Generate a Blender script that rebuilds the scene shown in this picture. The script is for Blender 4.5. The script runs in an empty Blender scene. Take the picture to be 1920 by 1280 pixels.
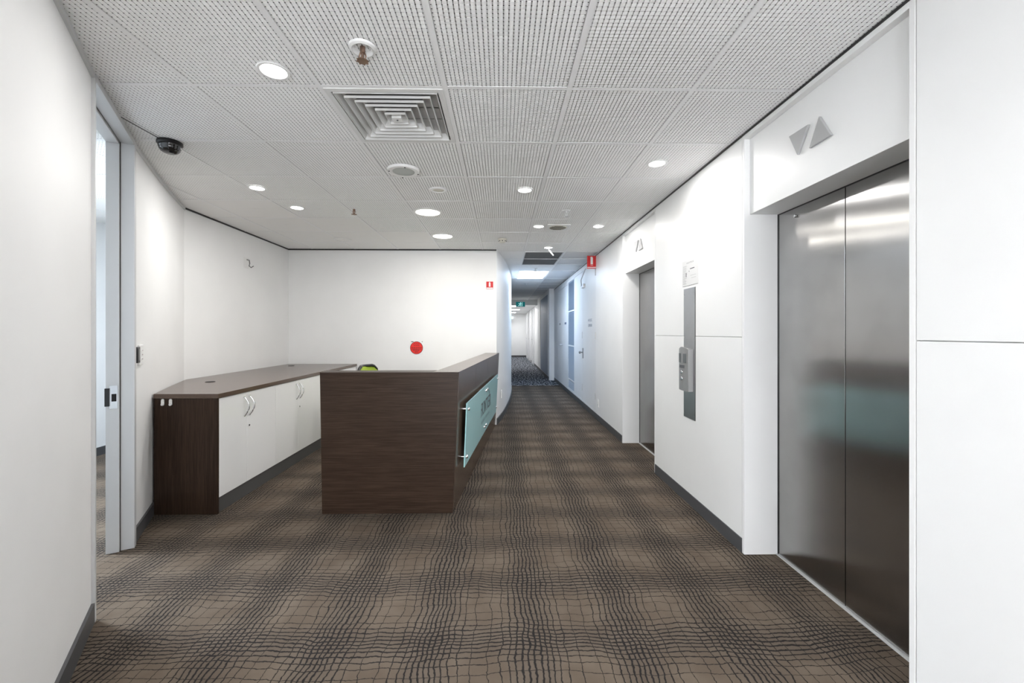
import bpy, bmesh, math, random
from mathutils import Vector, Matrix
random.seed(7)
scene = bpy.context.scene
COL = scene.collection
H = 1.317            # camera height
C = 2.493            # ceiling height
WX = 1.438           # face of the right wall
# ------------------------------------------------------------------ camera
cam_d = bpy.data.cameras.new('camera'); cam = bpy.data.objects.new('camera', cam_d); COL.objects.link(cam)
cam.location = (0, 0, H); cam.rotation_euler = (math.pi/2, 0, -0.0174)
cam_d.sensor_width = 36.0; cam_d.lens = 804/1920*36
cam_d.shift_x = 5/1920; cam_d.shift_y = -17/1920
cam_d.clip_start = 0.02; cam_d.clip_end = 100
scene.camera = cam
# ------------------------------------------------------------------ world, exposure
w = bpy.data.worlds.new('world'); scene.world = w; w.use_nodes = True
w.node_tree.nodes['Background'].inputs[0].default_value = (0.93, 0.96, 1, 1)
w.node_tree.nodes['Background'].inputs[1].default_value = 7.6  # strong sky that feeds the added rear window
vs = scene.view_settings
vs.view_transform = 'Standard'; vs.look = 'None'; vs.gamma = 1.0; vs.use_curve_mapping = False
vs.exposure = 0.86
cy = scene.cycles; cy.use_denoising = True; cy.use_adaptive_sampling = True; cy.adaptive_threshold = 0.03
cy.max_bounces = 7; cy.diffuse_bounces = 4; cy.glossy_bounces = 3; cy.transmission_bounces = 4; cy.caustics_reflective = False; cy.caustics_refractive = False
DOWN_W = 4.5         # one small downlight
NEUTRAL = (1.0, 0.985, 0.965)
COOL = (0.36, 0.63, 1.0)
def lamp_area(name, loc, size, watt, color, size_y=None, spread=180, rot=(0, 0, 0)):
    d = bpy.data.lights.new(name, 'AREA'); d.energy = watt; d.color = color
    d.shape = 'DISK' if size_y is None else 'RECTANGLE'; d.size = size
    if size_y: d.size_y = size_y
    d.spread = math.radians(spread)
    o = bpy.data.objects.new(name, d); COL.objects.link(o); o.location = loc; o.rotation_euler = rot
    return o
# ------------------------------------------------------------------ helpers
class MB:
    def __init__(s): s.v = []; s.f = []; s.m = []
    def add(s, vs_, fs, mi=0):
        b = len(s.v); s.v += [tuple(p) for p in vs_]
        for f in fs: s.f.append([b+i for i in f]); s.m.append(mi)
        return s
    def box(s, x0, x1, y0, y1, z0, z1, mi=0):
        return s.add([(x0,y0,z0),(x1,y0,z0),(x1,y1,z0),(x0,y1,z0),(x0,y0,z1),(x1,y0,z1),(x1,y1,z1),(x0,y1,z1)],
                     [(0,3,2,1),(4,5,6,7),(0,1,5,4),(1,2,6,5),(2,3,7,6),(3,0,4,7)], mi)
    def hexa(s, p, mi=0):   # 8 points: bottom loop (ccw from above), top loop
        return s.add(p, [(0,3,2,1),(4,5,6,7),(0,1,5,4),(1,2,6,5),(2,3,7,6),(3,0,4,7)], mi)
    def prism(s, poly, z0, z1, mi=0):   # poly ccw in xy
        n = len(poly); a = sum(poly[i][0]*poly[(i+1)%n][1]-poly[(i+1)%n][0]*poly[i][1] for i in range(n))
        if a < 0: poly = poly[::-1]
        v = [(x,y,z0) for x,y in poly]+[(x,y,z1) for x,y in poly]
        f = [tuple(range(n-1,-1,-1)), tuple(range(n,2*n))]+[(i,(i+1)%n,n+(i+1)%n,n+i) for i in range(n)]
        return s.add(v, f, mi)
    def lathe(s, prof, n=24, c=(0,0,0), mi=0, axis='z', cap=True):
        v = []; 
        for r, z in prof:
            for k in range(n):
                a = 2*math.pi*k/n; p = (r*math.cos(a), r*math.sin(a), z)
                if axis == 'x': p = (p[2], p[0], p[1])
                if axis == 'y': p = (p[0], p[2], p[1])
                v.append((c[0]+p[0], c[1]+p[1], c[2]+p[2]))
        f = []
        for i in range(len(prof)-1):
            for k in range(n):
                k2 = (k+1) % n; f.append((i*n+k, i*n+k2, (i+1)*n+k2, (i+1)*n+k))
        if cap:
            f.append(tuple(range(n-1,-1,-1))); m = (len(prof)-1)*n; f.append(tuple(range(m, m+n)))
        return s.add(v, f, mi)
    def tube(s, pts, r, n=8, mi=0):
        pts = [Vector(p) for p in pts]; v = []; f = []
        for i, p in enumerate(pts):
            t = (pts[min(i+1, len(pts)-1)]-pts[max(i-1, 0)]).normalized()
            up = Vector((0,0,1)) if abs(t.z) < .9 else Vector((1,0,0))
            a = t.cross(up).normalized(); b = t.cross(a)
            rr = r[i] if isinstance(r, (list, tuple)) else r
            for k in range(n):
                q = 2*math.pi*k/n; v.append(p+a*rr*math.cos(q)+b*rr*math.sin(q))
        for i in range(len(pts)-1):
            for k in range(n):
                k2 = (k+1) % n; f.append((i*n+k, i*n+k2, (i+1)*n+k2, (i+1)*n+k))
        f.append(tuple(range(n-1,-1,-1))); m = (len(pts)-1)*n; f.append(tuple(range(m, m+n)))
        return s.add(v, f, mi)
    def mesh(s, name, mats, off=(0,0,0), smooth=None):
        me = bpy.data.meshes.new(name)
        me.from_pydata([(x-off[0], y-off[1], z-off[2]) for x,y,z in s.v], [], s.f)
        if not isinstance(mats, (list, tuple)): mats = [mats]
        for m in mats: me.materials.append(m)
        me.polygons.foreach_set('material_index', s.m)
        bm = bmesh.new(); bm.from_mesh(me); bmesh.ops.recalc_face_normals(bm, faces=bm.faces); bm.to_mesh(me); bm.free()
        if smooth is not None:
            me.polygons.foreach_set('use_smooth', [True]*len(me.polygons))
            try: me.set_sharp_from_angle(angle=math.radians(smooth))
            except Exception: pass
        me.update(); return me
ORG = {}
def link(name, data, parent=None, loc=(0,0,0), org=(0,0,0)):
    o = bpy.data.objects.new(name, data); COL.objects.link(o)
    o.location = loc
    if parent is not None: o.parent = parent
    ORG[o.name] = org; return o
def tag(o, label=None, cat=None, group=None, kind=None):
    if label: o['label'] = label
    if cat: o['category'] = cat
    if group: o['group'] = group
    if kind: o['kind'] = kind
    return o
def root(name, loc, label, cat, group=None, kind=None):
    """an Empty at a thing's base; children are given in world coordinates and stored relative to it"""
    return tag(link(name, None, None, loc, loc), label, cat, group, kind)
def part(name, mb, mat, parent, bevel=0, smooth=None, label=None):
    off = ORG[parent.name]
    o = link(name, mb.mesh(name, mat, off, smooth), parent, (0,0,0), off)
    if bevel:
        m = o.modifiers.new('bevel', 'BEVEL'); m.width = bevel; m.segments = 2; m.limit_method = 'ANGLE'
    if label: o['label'] = label
    return o
def solo(name, mb, mat, label, cat, group=None, kind=None, smooth=None, bevel=0, org=None):
    if org is None:
        xs = [p[0] for p in mb.v]; ys = [p[1] for p in mb.v]; zs = [p[2] for p in mb.v]
        org = ((min(xs)+max(xs))/2, (min(ys)+max(ys))/2, min(zs))
    o = link(name, mb.mesh(name, mat, org, smooth), None, org, org)
    if bevel:
        m = o.modifiers.new('bevel', 'BEVEL'); m.width = bevel; m.segments = 2; m.limit_method = 'ANGLE'
    return tag(o, label, cat, group, kind)
def struct(name, mb, mat, label, smooth=None, bevel=0):
    return solo(name, mb, mat, label, None, None, 'structure', smooth, bevel, (0,0,0))
def text_part(name, body, size, mat, parent, origin, xdir, ydir, width=None, align='CENTER', extrude=.0004, label=None):
    """flat lettering as a mesh; origin, xdir, ydir in the world"""
    cu = bpy.data.curves.new(name, 'FONT'); cu.body = body; cu.size = size; cu.align_x = align; cu.align_y = 'CENTER'
    cu.extrude = extrude; cu.resolution_u = 3
    t = bpy.data.objects.new(name, cu); COL.objects.link(t)
    dg = bpy.context.evaluated_depsgraph_get(); dg.update()
    me = bpy.data.meshes.new_from_object(t.evaluated_get(dg)); bpy.data.objects.remove(t)
    xs = [v.co.x for v in me.vertices]; sc = 1.0
    if width and xs: sc = width/(max(xs)-min(xs))
    X = Vector(xdir).normalized(); Y = Vector(ydir).normalized(); N = X.cross(Y); off = Vector(ORG[parent.name])
    for v in me.vertices:
        v.co = Vector(origin)-off+X*v.co.x*sc+Y*v.co.y+N*v.co.z
    me.materials.clear(); me.materials.append(mat)
    o = link(name, me, parent, (0,0,0), tuple(off))
    if label: o['label'] = label
    return o
# ------------------------------------------------------------------ materials
def mat(name, color=(.8,.8,.8), rough=.5, metal=0, spec=.5, emit=None, estr=0, **kw):
    m = bpy.data.materials.new(name); m.use_nodes = True; b = m.node_tree.nodes['Principled BSDF']
    b.inputs['Base Color'].default_value = (*color, 1); b.inputs['Roughness'].default_value = rough
    b.inputs['Metallic'].default_value = metal; b.inputs['Specular IOR Level'].default_value = spec
    if emit: b.inputs['Emission Color'].default_value = (*emit, 1); b.inputs['Emission Strength'].default_value = estr
    for k, v in kw.items(): b.inputs[k].default_value = v
    return m
class NT:
    def __init__(s, m): s.t = m.node_tree; s.n = s.t.nodes; s.b = s.n['Principled BSDF']
    def new(s, ty, **kw):
        n = s.n.new(ty)
        for k, v in kw.items(): setattr(n, k, v)
        return n
    def put(s, sock, v):
        if hasattr(v, 'is_output'): s.t.links.new(v, sock)
        else: sock.default_value = v
    def math(s, op, a, b=0.0, c=None):
        n = s.new('ShaderNodeMath', operation=op); s.put(n.inputs[0], a); s.put(n.inputs[1], b)
        if c is not None: s.put(n.inputs[2], c)
        return n.outputs[0]
    def mix(s, f, a, b):
        n = s.new('ShaderNodeMix', data_type='RGBA'); s.put(n.inputs[0], f)
        s.put(n.inputs[6], (*a, 1) if isinstance(a, tuple) else a); s.put(n.inputs[7], (*b, 1) if isinstance(b, tuple) else b)
        return n.outputs[2]
    def coord(s, scale=(1,1,1)):
        tc = s.new('ShaderNodeTexCoord'); mp = s.new('ShaderNodeMapping'); mp.inputs['Scale'].default_value = scale
        s.t.links.new(tc.outputs['Object'], mp.inputs[0]); return mp.outputs[0]
    def noise(s, vec, scale, detail=3, rough=.5, out='Fac'):
        n = s.new('ShaderNodeTexNoise'); s.t.links.new(vec, n.inputs['Vector']); n.inputs['Scale'].default_value = scale
        n.inputs['Detail'].default_value = detail; n.inputs['Roughness'].default_value = rough; return n.outputs[out]
    def smooth(s, x, a, b):
        n = s.new('ShaderNodeMapRange', interpolation_type='SMOOTHSTEP'); s.put(n.inputs[0], x)
        s.put(n.inputs[1], a); s.put(n.inputs[2], b); n.inputs[3].default_value = 0; n.inputs[4].default_value = 1
        return n.outputs[0]
    def bump(s, h, strength, dist):
        n = s.new('ShaderNodeBump'); n.inputs['Strength'].default_value = strength; n.inputs['Distance'].default_value = dist
        s.put(n.inputs['Height'], h); s.t.links.new(n.outputs[0], s.b.inputs['Normal'])
def wall_mat(name, col, rough=.55):
    m = mat(name, col, rough, spec=.35); t = NT(m); c = t.coord()
    n = t.noise(c, 2.2, 3)
    t.put(t.b.inputs['Base Color'], t.mix(t.smooth(n, .25, .75), tuple(v*.965 for v in col), col))
    t.bump(t.noise(c, 190, 2), .05, .002); return m
def wood_mat(name, axis, spec=.18, rough=.36, k=.8):
    m = mat(name, (.05,.03,.02), .40, spec=spec); t = NT(m)
    sc = [170, 170, 170]; sc[axis] = 5.0
    c = t.coord(tuple(sc)); n = t.noise(c, 1.0, 4, .6); sc2 = [9, 9, 9]; sc2[axis] = .8
    n2 = t.noise(t.coord(tuple(sc2)), 1.0, 3)
    f = t.smooth(t.math('ADD', t.math('MULTIPLY', n, .75), t.math('MULTIPLY', n2, .22)), .30, .72)
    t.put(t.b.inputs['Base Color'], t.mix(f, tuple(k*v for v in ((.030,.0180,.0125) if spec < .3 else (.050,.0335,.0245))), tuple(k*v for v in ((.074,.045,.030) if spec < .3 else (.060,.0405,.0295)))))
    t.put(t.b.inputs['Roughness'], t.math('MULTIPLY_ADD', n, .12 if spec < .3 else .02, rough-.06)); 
    if spec < .3: t.bump(n, .08, .001)
    return m
def carpet_mat(name):
    m = mat(name, rough=.95, spec=.1); t = NT(m); tc = t.new('ShaderNodeTexCoord'); co = tc.outputs['Object']
    def vmath(op, a, b):
        n = t.new('ShaderNodeVectorMath', operation=op); t.put(n.inputs[0], a); t.put(n.inputs[1], b); return n.outputs[0]
    def warp(scale, amp, detail):
        c = t.noise(co, scale, detail, .5, 'Color')
        return vmath('MULTIPLY', vmath('SUBTRACT', c, (.5,.5,.5)), (amp, amp, 0))
    p = vmath('ADD', vmath('ADD', vmath('ADD', co, warp(2.2, .06, 0)), warp(9, .034, 1)), warp(60, .009, 1))
    sp = t.new('ShaderNodeSeparateXYZ'); t.t.links.new(p, sp.inputs[0])
    P, N, A = .43, 13.0, .52
    fuzz = t.noise(co, 420, 1)
    def lines(x, off):
        u = t.math('MULTIPLY_ADD', x, 1/P, off)
        cs = t.math('COSINE', t.math('MULTIPLY', u, 2*math.pi)); sn = t.math('SINE', t.math('MULTIPLY', u, 2*math.pi))
        dens = t.math('MULTIPLY_ADD', cs, -A, 1.0)
        ph = t.math('SUBTRACT', t.math('MULTIPLY', u, N), t.math('MULTIPLY', sn, N*A/(2*math.pi)))
        d = t.math('ABSOLUTE', t.math('SUBTRACT', t.math('FRACT', ph), .5))
        d = t.math('DIVIDE', t.math('MULTIPLY', d, P/N), dens)
        wd = t.math('MULTIPLY_ADD', dens, .0026, .0001)
        wd = t.math('MULTIPLY', wd, t.math('MULTIPLY_ADD', fuzz, .9, .45))
        ln = t.math('SUBTRACT', 1.0, t.smooth(d, t.math('MULTIPLY', wd, .65), t.math('MULTIPLY', wd, 1.35)))
        return ln, t.smooth(dens, .75, 1.5)
    lx, dx = lines(sp.outputs[0], .5-.13/P); ly, dy = lines(sp.outputs[1], .5-1.83/P)
    dn = t.math('MAXIMUM', dx, dy)
    n1 = t.noise(co, 5, 3); n2 = t.noise(co, 800, 2)
    base = t.mix(t.smooth(n1, .3, .7), (.128,.099,.074), (.172,.137,.105))
    base = t.mix(t.math('MULTIPLY', dn, .35), base, (.085,.070,.058))
    base = t.mix(t.math('MULTIPLY', t.smooth(n2, .3, .7), .35), base, (.070,.056,.045))
    ln = t.math('MULTIPLY', t.math('MAXIMUM', lx, ly), .93)
    t.put(t.b.inputs['Base Color'], t.mix(ln, base, (.016,.015,.016)))
    t.bump(t.math('SUBTRACT', n2, t.math('MULTIPLY', ln, .4)), .35, .003); return m
def fleck_carpet(name):
    m = mat(name, rough=.95, spec=.1); t = NT(m)
    n = t.noise(t.coord((21, 8, 1)), 1.0, 3, .7)
    t.put(t.b.inputs['Base Color'], t.mix(t.smooth(n, .50, .56), (.022,.026,.034), (.40,.42,.46))); return m
def tile_mat(name, c):
    m = mat(name, c, .8, spec=.2); t = NT(m); co = t.coord((2, 9, 1)); n = t.noise(co, 1.3, 4, .6)
    t.put(t.b.inputs['Base Color'], t.mix(t.smooth(n, .58, .8), c, tuple(v*.86 for v in c))); return m
def steel_mat(name, col, rough, aniso=.9):
    m = mat(name, col, rough, 1.0); t = NT(m); t.b.inputs['Anisotropic'].default_value = aniso
    cx = t.new('ShaderNodeCombineXYZ'); cx.inputs[1].default_value = 1.0; t.t.links.new(cx.outputs[0], t.b.inputs['Tangent'])
    n = t.noise(t.coord((1, 3, 260)), 1.0, 2); t.put(t.b.inputs['Roughness'], t.math('MULTIPLY_ADD', n, .03, rough-.015))
    s = t.noise(t.coord((1, 5, 5)), 1.0, 4); t.put(t.b.inputs['Base Color'], t.mix(t.smooth(s, .35, .75), col, tuple(v*.9 for v in col))); return m
WALL = wall_mat('white_wall_paint', (.88,.88,.875))
PANEL = wall_mat('white_laminate_panel', (.86,.86,.855), .42)
TILE = tile_mat('ceiling_tile_white', (.93,.93,.925)); TILE2 = tile_mat('ceiling_tile_plain', (.86,.855,.84))
BAR = mat('grid_bar_white', (.86,.86,.86), .5)
HOLE = mat('perforation_dark', (.06,.06,.06), .9)
PLENUM = mat('plenum_white', (.7,.7,.7), .9)
BASEB = mat('baseboard_charcoal', (.075,.076,.08), .45)
CARPET = carpet_mat('plaid_carpet_brown'); FLECK = fleck_carpet('flecked_carpet_blue_grey')
ALU = mat('aluminium_grey', (.66,.665,.67), .42, .25)
BLACK = mat('black_plastic', (.012,.012,.013), .35)
DARK = mat('dark_void', (.01,.01,.011), .8)
WHITE = mat('white_plastic', (.82,.82,.81), .35)
DOORW = wall_mat('white_door_paint', (.80,.80,.80), .45)
WOODX = wood_mat('wenge_grain_along_x', 0); WOODY_LIT = wood_mat('wenge_grain_along_y_lit', 1, .55, .27, 1.9); WOODZ = wood_mat('wenge_grain_upright', 2)  # same laminate: tops and side face use a lighter copy, light painted in
CABW = mat('white_gloss_cabinet', (.90,.895,.885), .16, spec=.55)
STEEL = steel_mat('brushed_steel_lift_door', (.42,.415,.41), .22, 1.0)
STEEL2 = steel_mat('brushed_steel_plate', (.46,.46,.46), .36, .6)
CHROME = mat('polished_chrome', (.75,.75,.76), .12, 1)
RED = mat('safety_red', (.62,.012,.014), .45); SIGNW = mat('sign_white', (.85,.85,.84), .4); DKRED = mat('sign_dark_red', (.16,.004,.004), .5)
CREAM = mat('cream_plastic', (.66,.64,.56), .5)
GLASSY = mat('frosted_grey_glass', (.42,.42,.42), .25, spec=.5)
GREYG = mat('louvre_grey', (.30,.36,.44), .5)
GREEN = mat('exit_sign_green', (.0,.10,.105), .5, emit=(0,.14,.15), estr=.35)
LIME = mat('lime_mesh_fabric', (.36,.50,.045), .75)
LITC = mat('diffuser_lit', (1,1,1), .5, emit=(1,1,1), estr=7.0)
LITB = mat('round_diffuser_lit_warm', (1,1,1), .5, emit=(1,.98,.90), estr=5.0)
LITP = mat('panel_diffuser_lit', (1,1,1), .5, emit=(.92,.96,1), estr=5.0)
INK = mat('ink_dark', (.035,.04,.05), .6); INKB = mat('ink_blue_grey', (.12,.15,.22), .6); PALE = mat('ink_pale', (.34,.34,.34), .6)
TEAL = mat('tinted_glass_sign', (.52,.88,.92), .08, spec=.6, **{'Transmission Weight': .12, 'IOR': 1.3})
CLEAR = mat('clear_window_glass', (1,1,1), 0)
_t = NT(CLEAR); _tr = _t.new('ShaderNodeBsdfTransparent'); _gl = _t.new('ShaderNodeBsdfGlossy'); _gl.inputs['Roughness'].default_value = .02
_mx = _t.new('ShaderNodeMixShader'); _mx.inputs[0].default_value = .05
_t.t.links.new(_tr.outputs[0], _mx.inputs[1]); _t.t.links.new(_gl.outputs[0], _mx.inputs[2]); _t.t.links.new(_mx.outputs[0], _t.n['Material Output'].inputs['Surface'])
TEALEDGE = mat('glass_edge', (.5,.8,.78), .2)
def strip(pts, th, z0, z1, mb=None):
    """a wall of thickness th to the LEFT of the polyline, one prism for each stretch with mitred joints"""
    mb = mb or MB(); P = [Vector((p[0], p[1])) for p in pts]; off = []
    for i in range(len(P)):
        d1 = (P[i]-P[i-1]).normalized() if i else (P[1]-P[0]).normalized()
        d2 = (P[i+1]-P[i]).normalized() if i < len(P)-1 else d1
        n = Vector((-(d1+d2).y, (d1+d2).x)).normalized(); c = max(.3, n.dot(Vector((-d1.y, d1.x))))
        off.append(P[i]+n*th/c)
    n = len(P); v = []
    for z in (z0, z1):
        v += [(p.x, p.y, z) for p in P]+[(p.x, p.y, z) for p in off]
    f = []
    for i in range(n-1):
        f += [(i, i+1, n+i+1, n+i), (2*n+i, 2*n+n+i, 2*n+n+i+1, 2*n+i+1), (i, 2*n+i, 2*n+i+1, i+1), (n+i, n+i+1, 3*n+i+1, 3*n+i)]
    f += [(0, n, 3*n, 2*n), (n-1, 2*n+n-1, 3*n+n-1, n+n-1)]
    return mb.add(v, f)
def smooth_pts(pts, k=6):
    out = []
    for i in range(len(pts)-1):
        p0 = Vector(pts[max(i-1, 0)]); p1 = Vector(pts[i]); p2 = Vector(pts[i+1]); p3 = Vector(pts[min(i+2, len(pts)-1)])
        for j in range(k):
            t = j/k; q = .5*((2*p1)+(-p0+p2)*t+(2*p0-5*p1+4*p2-p3)*t*t+(-p0+3*p1-3*p2+p3)*t**3); out.append((q.x, q.y))
    out.append(tuple(pts[-1])); return out
# ================================================================== STRUCTURE
struct('floor', MB().box(-4.6, 1.9, -3.1, 10.64, -.1, 0), CARPET, 'brown carpet patterned with a wavy dark plaid of lines')
struct('floor_corridor', MB().box(-.2, 1.9, 10.64, 23.2, -.1, 0), FLECK, 'blue grey flecked carpet at the far end of the corridor')
# curved wall left of the lobby, with the doorway in it
NEAR = smooth_pts([(-1.02,.68),(-1.29,1.10),(-1.572,1.535),(-1.86,1.975)])
MID = smooth_pts([(-2.285,2.69),(-2.42,2.945),(-2.583,3.251),(-2.79,3.66),(-3.0,4.10)])
struct('wall_left_near', strip(NEAR, .10, 0, C+.03), WALL, 'white wall curving past the near side of the doorway', 30)
struct('wall_left_mid', strip(MID, .10, 0, C+.03), WALL, 'white curved wall between the doorway and the low cabinets', 30)
struct('wall_left', strip([(-3.0,4.10),(-3.02,6.2)], .10, 0, C+.03), WALL, 'straight white wall behind the long low cabinets')
struct('wall_left_rear', MB().box(-1.12, -1.02, -3, .68, 0, C+.03), WALL, 'white wall beside the camera')
struct('wall_back', MB().box(-3.12, -.076, 6.12, 6.22, 0, C-.012), WALL, 'white wall behind the reception desk')
CORR = smooth_pts([(-.076,6.12),(-.01,6.55),(.045,7.0),(.112,7.7),(.163,8.4),(.200,9.2),(.218,10.0),(.212,11.2),(.17,12.6),(.10,14.2),(.06,16)])+[(.06,23.1)]
struct('wall_corridor_left', strip(CORR, .14, 0, C+.03), WALL, 'white wall curving away along the left side of the corridor', 30)
struct('wall_corridor_end', MB().box(-.1, 1.6, 23.0, 23.1, 0, C), WALL, 'white wall closing the far end of the corridor')
struct('wall_rear', MB().box(-1.1, 1.8, -3.1, -3.0, 0, .12).box(-1.1, 1.8, -3.1, -3.0, 2.44, C+.03).box(-1.1, -.95, -3.1, -3.0, .12, 2.44).box(1.36, 1.8, -3.1, -3.0, .12, 2.44), WALL, 'white wall around the added window behind the camera')
rw_ = tag(link('added_window', None, None, (0,-3.05,.12), (0,-3.05,.12)), 'unseen full height window added behind the camera for fill daylight', None, None, 'structure')  # unseen window, added so daylight fills the ceiling and walls
fr_ = MB()
for x_ in (-.95, .18, 1.31): fr_.box(x_, x_+.05, -3.09, -3.02, .12, 2.44)
for z_ in (.12, 2.39): fr_.box(-.95, 1.36, -3.085, -3.025, z_, z_+.05)
part('frame', fr_, ALU, rw_)
for (a_, b_) in ((-.90,.18), (.23,1.31)): part('pane', MB().box(a_, b_, -3.056, -3.052, .17, 2.39), CLEAR, rw_)
sr = MB().box(-4.42, -4.32, .3, 6.3, 0, C+.03).box(-4.42, -1.1, .2, .3, 0, C+.03).box(-4.42, -3.1, 6.22, 6.32, 0, C+.03)
struct('wall_side_room', sr, WALL, 'white walls of the room seen through the doorway')
# baseboards
def bb(name, pts, label, z=.088, th=.012):
    return struct(name, strip([(p[0], p[1]) for p in pts][::-1], th, 0, z), BASEB, label, 30)
bb('baseboard_left_near', NEAR, 'charcoal vinyl baseboard on the near curved wall')
bb('baseboard_left_mid', MID[:13], 'charcoal vinyl baseboard between the doorway and the cabinets')
bb('baseboard_side_room', [(-4.32,.4),(-4.32,6.2)], 'charcoal baseboard in the room through the doorway')
bb('baseboard_corridor_left', [(-.076,6.12)]+CORR[1:61], 'charcoal baseboard along the curved corridor wall')
bb('baseboard_corridor_end', [(.07,23.0),(1.3,23.0)], 'charcoal baseboard across the far end of the corridor')
# pale shadow-line trim where the curved walls meet the ceiling
struct('trim_1', strip(NEAR[::-1], .012, C-.02, C+.004), ALU, 'thin grey trim along the top of the near curved wall', 30)
struct('trim_2', strip(MID[::-1], .012, C-.02, C+.004), ALU, 'thin grey trim along the top of the curved wall past the doorway', 30)
struct('trim_3', MB().box(-3.02, -.078, 6.10, 6.125, C-.012, C+.004), BLACK, 'black shadow gap along the top of the wall behind the desk')
struct('trim_4', strip([(-3.02,6.12),(-3.0,4.1)], .012, C-.010, C+.004), BLACK, 'black shadow gap along the top of the wall behind the cabinets')
# ---------------------------------------------------------------- ceiling: grid, tiles
ceil = struct('ceiling', MB().box(-4.6, 1.9, -3.1, 15.8, C+.03, C+.12), PLENUM, 'suspended ceiling of white perforated tiles in a grid')
struct('ceiling_corridor', MB().box(-.2, 1.9, 15.8, 23.2, 2.32, 2.45).box(-.2, 1.9, 15.7, 15.8, 2.32, C+.05), PLENUM, 'lowered white ceiling at the far end of the corridor')
GX = [-.274+.601*k for k in range(-7, 4)]           # longitudinal bars
GY = [2.07+.598*k for k in range(-3, 8)]            # 0.276 .. 6.256
def perforated():
    mb = MB(); half = .2855; p = .0202; n = 28; g = .0016; dz_l = .0060; dz_t = .0010
    a0 = -n*p/2
    for (x0,x1,y0,y1) in ((-half,a0,-half,half),(-a0,half,-half,half),(a0,-a0,-half,a0),(a0,-a0,-a0,half)):
        mb.add([(x0,y0,0),(x0,y1,0),(x1,y1,0),(x1,y0,0)], [(0,1,2,3)])
    for i in range(n):
        for j in range(n):
            x0 = a0+i*p; y0 = a0+j*p; x1 = x0+p; y1 = y0+p; sx0, sx1, sy0, sy1 = x0+g, x1-g, y0+g*.8, y1-g*.8
            mb.add([(sx0,sy0,0),(sx0,sy1,0),(sx1,sy1,0),(sx1,sy0,0),      # stud
                    (sx0,sy0,dz_l),(sx0,sy1,dz_l),(sx1,sy1,dz_l),(sx1,sy0,dz_l),
                    (x0,sy0,dz_l),(x0,sy1,dz_l),(x1,sy1,dz_l),(x1,sy0,dz_l),
                    (sx0,y0,dz_t),(sx1,y0,dz_t),(sx0,y1,dz_t),(sx1,y1,dz_t)],
                   [(0,1,2,3),(0,4,5,1),(3,2,6,7),(4,8,9,5),(7,6,10,11),(0,3,13,12),(1,14,15,2)])
    h = .0025
    for i in range(n+1):
        for j in range(n+1):
            x = a0+i*p; y = a0+j*p
            mb.add([(x-h,y-h*.8,-.0002),(x-h,y+h*.8,-.0002),(x+h,y+h*.8,-.0002),(x+h,y-h*.8,-.0002)], [(0,1,2,3)], 1)
    mb.add([(-half,-half,.006),(half,-half,.006),(half,half,.006),(-half,half,.006)], [(0,1,2,3)])
    return mb
me = MB().mesh
perf_mb = perforated()
perf = bpy.data.meshes.new('ceiling_tile'); perf.from_pydata(perf_mb.v, [], perf_mb.f)
perf.materials.append(TILE); perf.materials.append(HOLE); perf.polygons.foreach_set('material_index', perf_mb.m); perf.update()
plain = MB().box(-.286, .286, -.286, .286, 0, .012).mesh('ceiling_tile', TILE2)
for i in range(len(GX)-1):
    for j in range(len(GY)-1):
        xc = (GX[i]+GX[i+1])/2; yc = (GY[j]+GY[j+1])/2
        if abs(xc+.574) < .1 and abs(yc-2.369) < .1: continue          # air diffuser
        if xc < -3.4 and (yc < 1.5 or yc > 6): continue
        if yc < 1.0 and xc < -2.2: continue
        pl = (xc < -1.5 and yc > 4.2) or (xc < -.9 and yc > 4.8) or (xc < -2.1 and yc > 3.7)
        o = link('ceiling_tile', plain if pl else perf, ceil, (xc, yc, C+.004+random.uniform(-.0008,.0008)))
        o.rotation_euler = (random.uniform(-.0015,.0015), random.uniform(-.0015,.0015), 0)
# corridor rows
CY = [6.256, 6.854, 7.46, 8.18, 9.37, 9.97, 10.57, 11.17, 11.77, 12.37, 12.97, 13.57, 14.17, 14.77, 15.37]
CXS = [GX[6], GX[7], GX[8], GX[9], GX[10]]
for j in range(len(CY)-1):
    for i in range(1, 4):
        x0, x1 = CXS[i-1]+.013, CXS[i]-.013; y0, y1 = CY[j]+.013, CY[j+1]-.013
        if i == 3 and False: continue
        xc = (x0+x1)/2
        if abs(xc-.627) < .1 and j in (0, 1, 3): continue               # return grille, light panel
        if x1 < 0: continue
        o = link('ceiling_tile', MB().box(x0, x1, y0, y1, 0, .012).mesh('ceiling_tile', TILE2), ceil, (0, 0, C+.004))
for x in GX[:-1]:
    y1 = 15.7 if -.4 < x else 6.25
    y0 = .2 if x > -2.2 else 1.2
    if x < -3.2: y1 = 6.2
    link('grid_bar', MB().box(x-.013, x+.013, y0, y1, 0, .005).mesh('grid_bar', BAR), ceil, (0,0,C+.0018))
for y in GY+CY[1:]:
    x0 = -4.4 if 1.4 < y < 6.1 else (-2.2 if y < 2 else -.28); x1 = 1.5
    link('grid_bar', MB().box(x0, x1, y-.012, y+.012, 0, .005).mesh('grid_bar', BAR), ceil, (0,0,C+.0020))
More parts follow.
